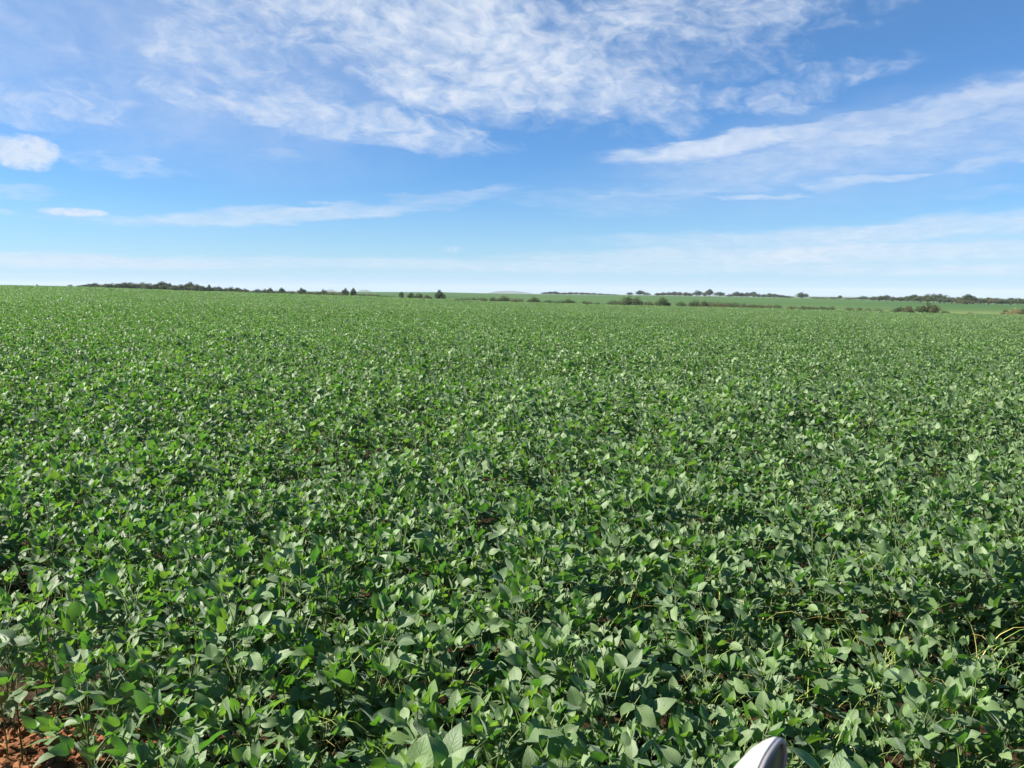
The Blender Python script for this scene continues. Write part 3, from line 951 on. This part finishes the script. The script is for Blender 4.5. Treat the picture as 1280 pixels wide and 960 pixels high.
for px, yt, w, mt in [(574, 371.8, 12, 'dark'), (584, 371.4, 12, 'olive'), (594, 371.0, 12, 'dark'), (603, 371.4, 12, 'olive'), (646, 371.6, 16, 'olive'), (686, 374.4, 16, 'dark'), (699, 374.6, 10, 'dark'),
        (733, 375.0, 14, 'dark'), (746, 377.0, 9, 'dark'), (766, 374.0, 14, 'dark'), (778, 373.6, 14, 'olive'), (811, 375.4, 14, 'olive'), (852, 376.0, 14, 'dark'), (888, 376.4, 14, 'olive'),
        (898, 376.4, 14, 'olive'), (908, 377.4, 14, 'olive'), (918, 377.0, 14, 'dark'), (930, 378.4, 14, 'olive'), (942, 379.0, 14, 'olive'), (951, 379.4, 10, 'olive'), (962, 380.0, 14, 'olive'), (972, 379.6, 12, 'dark'),
        (990, 381.2, 10, 'olive'), (1004, 381.8, 13, 'dark'), (1016, 381.6, 15, 'dark'), (1028, 382.2, 14, 'dark'), (1040, 382.0, 10, 'dark'), (1062, 383.2, 11, 'olive'), (1075, 383.0, 6, 'olive'), (1086, 384.6, 8, 'dark'), (1098, 385.0, 10, 'olive'), (1182, 387.0, 9, 'dark'), (1214, 389.2, 8, 'olive')]:
    D = float(edge_at(azel(px, 370)[0])) + tr.uniform(10, 28)
    U(px, yt, w * 1.15, D, 'scrub', mt, SL, 'shrub', GS, 'shrub')
Dm = lambda px, k=14: float(edge_at(azel(px, 370)[0])) + k
U(617, 370.4, 12, Dm(617), 'bush', 'dark', 'left dark bush of the pair below the blue hill', 'bush')
U(629, 369.8, 18, Dm(629), 'bush', 'dark', 'right and wider dark bush of the pair below the blue hill', 'bush')
U(667, 371.0, 17, Dm(667), 'bush', 'dark', 'rounded dark bush on the crop edge just right of the blue hill', 'bush')
U(711, 373.2, 18, Dm(711), 'bush', 'dark', 'wide low dark bush on the crop edge between the blue hill and the big bushes', 'bush')
U(787, 369.6, 18, Dm(787), 'bush', 'dark', 'left half of the biggest dark bush mass on the crop edge', 'bush')
U(797, 370.4, 16, Dm(797, 10), 'bush', 'dark', 'right half of the biggest dark bush mass on the crop edge', 'bush')
U(828, 371.6, 20, Dm(828), 'bush', 'dark', 'solid round dark bush right of the biggest bush mass', 'bush')
U(870, 374.6, 18, Dm(870), 'bush', 'dark', 'low wide dark bush right of the solid round one', 'bush')
U(880, 375.4, 12, Dm(880, 10), 'bush', 'olive', 'pale green bush touching the low wide dark bush', 'bush')
U(1126, 383.2, 18, Dm(1126), 'bush', 'dark', 'low dark bush left of the grey green bush near the right tree belt', 'bush')
U(1138, 381.6, 13, Dm(1138), 'bush', 'olive', 'paler mid sized bush next to the grey green bush near the right', 'bush')
U(1160, 378.2, 22, Dm(1160), 'bush', 'dark', 'tallest grey green bush on the crop edge near the right', 'bush')
U(1168, 380.6, 12, Dm(1168, 10), 'bush', 'olive', 'ragged bush at the right foot of the tallest grey green bush', 'bush')
U(1258, 386.0, 9, Dm(1258), 'bush', 'olive', 'small green bush left of the tan dry bush at the right edge', 'bush')
U(1269, 384.6, 15, Dm(1269, 8), 'bush', 'dry', 'tan dry bush at the right end of the crop edge', 'bush')
U(1280, 385.6, 12, Dm(1280, 6), 'bush', 'olive', 'olive bush cut by the right edge of the photo', 'bush')
# --- skyline of the far fields
for px, yt, w, sh, mt in [(681, 365.2, 9, 'tree', 'dark'), (688, 364.4, 9, 'tree', 'dark'), (694, 364.2, 9, 'tree', 'dark'), (699, 366.0, 8, 'tree', 'dark'),
        (706, 365.6, 9, 'tree', 'olive'), (713, 365.0, 9, 'tree', 'dark'), (720, 365.2, 10, 'broad_tree', 'dark'), (728, 365.4, 9, 'tree', 'dark'), (735, 365.8, 9, 'tree', 'olive'), (742, 366.0, 8, 'tree', 'dark'),
        (750, 366.6, 10, 'broad_tree', 'dark'), (760, 367.2, 11, 'broad_tree', 'olive'), (769, 367.7, 10, 'bush', 'dark')]:
    U(px, yt, w * 1.15, 1380 + tr.uniform(-20, 30), sh, mt, 'tiny far tree in the row above the scrub right of the blue hill', 'tree', 'far row of trees right of the blue hill')
U(788, 365.0, 9, 1290, 'broad_tree', 'dark', 'left low tree of the dark far clump above the biggest bush mass', 'tree')
U(800, 362.8, 12, 1290, 'tree', 'dark', 'tall rounded tree of the dark far clump above the biggest bush mass', 'tree')
U(809, 365.4, 9, 1280, 'broad_tree', 'dark', 'right low tree of the dark far clump above the biggest bush mass', 'tree')
for px, yt, w in [(822, 366, 9), (829, 365.2, 9), (836, 365, 9), (843, 364.4, 10), (850, 364.8, 9), (857, 365.2, 9), (862, 366, 8)]:
    U(px, yt, w * 1.1, 1270 + tr.uniform(-15, 15), 'tree', 'olive', 'pale olive tree in the light skyline row right of centre', 'tree', 'pale olive skyline row right of centre')
U(871, 362.6, 13, 1250, 'broad_tree', 'dark', 'dark rounded tree between the olive row and the tallest right skyline tree', 'tree')
U(887, 361.2, 9, 1245, 'tall_tree', 'dark', 'tallest narrow dark tree on the skyline right of centre', 'tree')
U(881, 365.4, 9, 1245, 'tree', 'dark', 'small tree at the left foot of the tallest skyline tree right of centre', 'tree')
U(900, 364.4, 14, 1230, 'broad_tree', 'dark', 'broad dark tree just right of the tallest skyline tree', 'tree')
for px, yt, w, sh, mt in [(912, 367.2, 10, 'broad_tree', 'olive'), (921, 364.2, 9, 'tree', 'olive'), (927, 365.6, 9, 'tree', 'dark'), (934, 365.4, 9, 'tree', 'dark'), (948, 367, 9, 'broad_tree', 'dark'), (955, 367.6, 8, 'tree', 'dark'), (962, 366.6, 9, 'tree', 'dark'), (968, 367.2, 10, 'tree', 'dark'), (976, 368.2, 10, 'broad_tree', 'dark'), (985, 369.4, 12, 'bush', 'olive')]:
    U(px, yt, w * 1.1, 1215 + tr.uniform(-15, 15), sh, mt, 'small dark tree in the skyline row left of the lone round tree', 'tree', 'skyline row left of the lone round tree')
U(942, 364.6, 11, 1215, 'tree', 'dark', 'largest round tree in the skyline row left of the lone round tree', 'tree')
U(1002, 365.0, 14, 1160, 'broad_tree', 'dark', 'lone round grey green tree on the skyline toward the right', 'tree')
for px, yt, w in [(1020, 370.6, 14), (1030, 371.2, 12), (1042, 371, 14), (1062, 371.8, 16), (1098, 371.0, 12)]:
    U(px, yt, w, 1060 + tr.uniform(-10, 30) - (px - 1020) * 1.3, 'scrub', 'olive', 'low brownish shrub on the skyline right of the lone round tree', 'shrub', 'low skyline shrubs right of the lone round tree', 'shrub')
U(1050, 369.2, 7, 1060, 'tree', 'dark', 'tiny tree standing out of the low skyline shrubs', 'tree')
U(1078, 369.6, 14, 1000, 'broad_tree', 'dark', 'low broad dark tree left of the right tree belt', 'tree')
for i, (px, yt, w, sh) in enumerate([(1092, 370.4, 9, 'tree'), (1100, 369.8, 9, 'tree'), (1108, 368.6, 10, 'tree'), (1116, 370.6, 10, 'broad_tree'), (1126, 371, 11, 'tree'), (1134, 370, 11, 'tree'), (1143, 368.2, 12, 'tree'), (1151, 369.8, 11, 'tree'),
        (1160, 367.6, 11, 'tree'), (1175, 367.2, 12, 'tree'), (1181, 371, 12, 'broad_tree'), (1190, 371.4, 12, 'tree'), (1198, 371, 11, 'tree'), (1217, 372, 13, 'tree'), (1226, 372, 13, 'broad_tree'), (1236, 371.6, 14, 'tree'), (1246, 371.8, 13, 'broad_tree'), (1253, 374, 9, 'tree'),
        (1264, 372, 13, 'tree'), (1273, 372.2, 13, 'broad_tree'), (1283, 373, 13, 'tree'), (1294, 372, 14, 'tree'), (1306, 373, 14, 'broad_tree')]):
    D = np.interp(px, [1090, 1180, 1310], [890, 780, 690]) + tr.uniform(-12, 12)
    U(px, yt, w * 1.25, float(D), sh, 'dark' if i % 4 else 'olive', 'dark tree in the dense belt at the right of the skyline', 'tree', 'trees of the dense right skyline belt')
U(1167, 366.8, 13, 790, 'broad_tree', 'dark', 'broad crowned tree forming the highest top of the right skyline belt', 'tree')
U(1210, 367.6, 15, 745, 'tree', 'dark', 'rounded tree rising alone above the middle of the right skyline belt', 'tree')
U(1206, 374.4, 22, 725, 'bush', 'olive', 'pale bushy tree in front of the right skyline belt', 'bush')

# ------------------------------------------------------------------ weeds and clods in the near crop
def build_weeds():
    r = np.random.default_rng(12)
    b = MB()
    spots = []
    for k in range(140):
        fwd = r.uniform(2.4, 5.2)
        px = 640 + 640 * r.beta(2.2, 1.2)
        if r.random() < 0.3: px = r.uniform(350, 760)
        spots.append(((px - 640) / FPX * fwd, fwd))
    for (x, y) in spots:
        z = float(ground_z(x, y))
        for n in range(r.integers(2, 7)):
            a = r.uniform(0, 6.28); L = r.uniform(0.35, 0.66); bend = r.uniform(0.3, 1.3)
            p = np.array([x, y, z + r.uniform(0.10, 0.30)]); dirz = 1.0
            pts = []
            th = R(r.uniform(2, 25))
            for s in range(8):
                pts.append(p.copy())
                p = p + np.array([math.cos(a) * math.sin(th), math.sin(a) * math.sin(th), math.cos(th)]) * L / 7
                th += bend * (0.1 + 0.09 * s)
            side = np.array([-math.sin(a), math.cos(a), 0])
            V, q = [], []
            w0 = r.uniform(0.0012, 0.0032)
            for s, pt in enumerate(pts):
                w = w0 * (1 - (s / 7) ** 2.2) + 0.0004
                V += [pt - side * w, pt + np.array([0, 0, -w * 0.5]), pt + side * w]
                if s: q += [(3 * s - 3, 3 * s - 2, 3 * s + 1, 3 * s), (3 * s - 2, 3 * s - 1, 3 * s + 2, 3 * s + 1)]
            b.add(V, q, tint=float(r.choice([r.uniform(0.2, 0.7), 0.95], p=[0.88, 0.12])))
    o = meshobj('weed_grass', b.build('weed_grass', GRASS))
    tag(o, 'thin grass weeds and yellowed stalks poking out of the near crop', 'grass', kind='stuff')
build_weeds()
def build_clods():
    r = np.random.default_rng(31)
    b = MB()
    ph = (1 + 5 ** 0.5) / 2
    ico = np.array([(-1, ph, 0), (1, ph, 0), (-1, -ph, 0), (1, -ph, 0), (0, -1, ph), (0, 1, ph), (0, -1, -ph), (0, 1, -ph), (ph, 0, -1), (ph, 0, 1), (-ph, 0, -1), (-ph, 0, 1)]) / 1.9
    fa = [(0, 11, 5), (0, 5, 1), (0, 1, 7), (0, 7, 10), (0, 10, 11), (1, 5, 9), (5, 11, 4), (11, 10, 2), (10, 7, 6), (7, 1, 8), (3, 9, 4), (3, 4, 2), (3, 2, 6), (3, 6, 8), (3, 8, 9), (4, 9, 5), (2, 4, 11), (6, 2, 10), (8, 6, 7), (9, 8, 1)]
    for k in range(5200):
        y = r.uniform(0.9, 4.4); x = -0.42 * y - r.exponential(0.6)
        if x < -4: continue
        s = 0.006 + r.exponential(0.010); s = min(s, 0.045)
        V = ico * (1 + r.normal(0, 0.22, (12, 1))) * s * np.array([1, 1, 0.7])
        V = V @ rotz(r.uniform(0, 6.28)).T + np.array([x, y, float(ground_z(x, y)) + s * 0.25])
        b.add(V, None, fa)
    o = meshobj('soil_clods', b.build('soil_clods', SOIL, smooth=False))
    tag(o, 'crumbled red soil clods in the bare corner at bottom left', 'soil', kind='stuff')
build_clods()

# ------------------------------------------------------------------ wing mirror of the vehicle the photo was taken from
def build_mirror():
    D = 0.62
    top = EYE + ray(955, 920).z / math.hypot(ray(955, 920).x, ray(955, 920).y) * D
    d = ray(950, 940); h = math.hypot(d.x, d.y)
    base = Vector((d.x / h * D, d.y / h * D, top))
    root = empty('wing_mirror', (base.x, base.y, base.z - 0.17))
    white, nt, out = material('white_vehicle_paint')
    p = nt.node('ShaderNodeBsdfPrincipled'); p.inputs['Base Color'].default_value = (0.80, 0.765, 0.70, 1); p.inputs['Roughness'].default_value = 0.25
    p.inputs['Coat Weight'].default_value = 0.6; nt.link(p.outputs[0], out.inputs[0])
    dark, nt, out = material('mirror_glass')
    p = nt.node('ShaderNodeBsdfPrincipled'); p.inputs['Base Color'].default_value = (0.035, 0.03, 0.033, 1); p.inputs['Roughness'].default_value = 0.3
    nt.link(p.outputs[0], out.inputs[0])
    grey, nt, out = material('mirror_rim_plastic')
    p = nt.node('ShaderNodeBsdfPrincipled'); p.inputs['Base Color'].default_value = (0.34, 0.31, 0.31, 1); p.inputs['Roughness'].default_value = 0.45
    nt.link(p.outputs[0], out.inputs[0])
    # cross sections from the nose (-X) to the rim (+X): rounded outline in the YZ plane, tip at the top
    def outline(w, hgt, n=40):
        pts = []
        for k in range(n):
            t = 2 * math.pi * k / n
            c, s = math.cos(t), math.sin(t)
            pts.append((math.copysign(abs(c) ** 0.75, c) * w, math.copysign(abs(s) ** 0.75, s) * hgt))
        return pts
    def loft(secs):
        b = MB(); V, q = [], []
        n = 40
        for (x, w, hh, zc) in secs:
            V += [(x, a, zc + c) for a, c in outline(w, hh)]
        for j in range(len(secs) - 1):
            for k in range(n):
                q.append((j * n + k, j * n + (k + 1) % n, (j + 1) * n + (k + 1) % n, (j + 1) * n + k))
        i0 = len(V); V.append((secs[0][0], 0, secs[0][3])); i1 = len(V); V.append((secs[-1][0], 0, secs[-1][3]))
        t = [(i0, (k + 1) % n, k) for k in range(n)] + [(i1, (len(secs) - 1) * n + k, (len(secs) - 1) * n + (k + 1) % n) for k in range(n)]
        b.add(V, q, t)
        return b
    hs = [(x, w, (zt - 0.083 + 0.088) / 2 , (zt + 0.083 - 0.088) / 2) for x, w, zt in
          ((-0.066, 0.006, 0.055), (-0.060, 0.030, 0.082), (-0.050, 0.048, 0.112), (-0.040, 0.058, 0.133), (-0.028, 0.066, 0.151), (-0.017, 0.071, 0.162), (-0.007, 0.074, 0.169), (-0.001, 0.0735, 0.1705))]
    meshobj('housing', loft(hs).build('housing', white), root)
    rim = MB(); V, q = [], []
    n = 40
    prof_ = [(0.0005, 0.0735, 0.0875), (0.004, 0.0735, 0.0875), (0.0052, 0.072, 0.086), (0.0052, 0.0695, 0.0835), (0.0015, 0.0685, 0.0825)]
    for (x, w, hh) in prof_: V += [(x, a, 0.083 + c) for a, c in outline(w, hh)]
    for j in range(len(prof_) - 1):
        for k in range(n): q.append((j * n + k, j * n + (k + 1) % n, (j + 1) * n + (k + 1) % n, (j + 1) * n + k))
    rim.add(V, q)
    meshobj('rim', rim.build('rim', grey), root)
    meshobj('glass', loft([(0.0010, 0.068, 0.082, 0.083), (0.0025, 0.068, 0.082, 0.083)]).build('glass', dark), root)
    arm = MB()
    arm.tube([(-0.02, 0.0, 0.01), (-0.03, -0.05, -0.06), (-0.05, -0.16, -0.16)], [0.02, 0.02, 0.026], 12)
    meshobj('arm', arm.build('arm', grey), root)
    # the door it is bolted to, below and behind the frame
    import bmesh
    bm = bmesh.new()
    bmesh.ops.create_cube(bm, size=1.0)
    bmesh.ops.scale(bm, vec=(0.7, 0.07, 0.60), verts=bm.verts)
    bmesh.ops.bevel(bm, geom=list(bm.edges), offset=0.025, segments=3, affect='EDGES')
    bmesh.ops.translate(bm, vec=(0.05, -0.24, -0.56), verts=bm.verts)
    me = bpy.data.meshes.new('door_panel'); bm.to_mesh(me); bm.free(); me.materials.append(white)
    for pl in me.polygons: pl.use_smooth = True
    meshobj('door_panel', me, root)
    root.rotation_euler = (R(0), R(6), R(-36))
    root.scale = (0.6, 0.6, 0.74)
    apex = root.rotation_euler.to_matrix() @ (Vector((-0.004, 0, 0.171)) * 0.74)
    root.location = at_dist(960, 929, D) - apex
    tag(root, 'white wing mirror with dark glass poking up out of focus at the bottom edge', 'wing mirror')
build_mirror()

# ------------------------------------------------------------------ air
def build_haze():
    b = MB()
    X, Z0, Z1 = 13000, -60, 75
    V = [(x, y, z) for z in (Z0, Z1) for y in (-X, X) for x in (-X, X)]
    b.add(V, [(0, 2, 3, 1), (4, 5, 7, 6), (0, 1, 5, 4), (2, 6, 7, 3), (0, 4, 6, 2), (1, 3, 7, 5)])
    m, nt, out = material('haze')
    v = nt.node('ShaderNodeVolumePrincipled')
    v.inputs['Color'].default_value = (0.80, 0.88, 1.0, 1)
    v.inputs['Density'].default_value = 7e-5
    v.inputs['Density Attribute'].default_value = ''
    nt.link(v.outputs[0], out.inputs['Volume'])
    o = meshobj('haze', b.build('haze', m, smooth=False))
    tag(o, 'thin blue air that pales the far trees and hills', 'haze', kind='stuff')
build_haze()
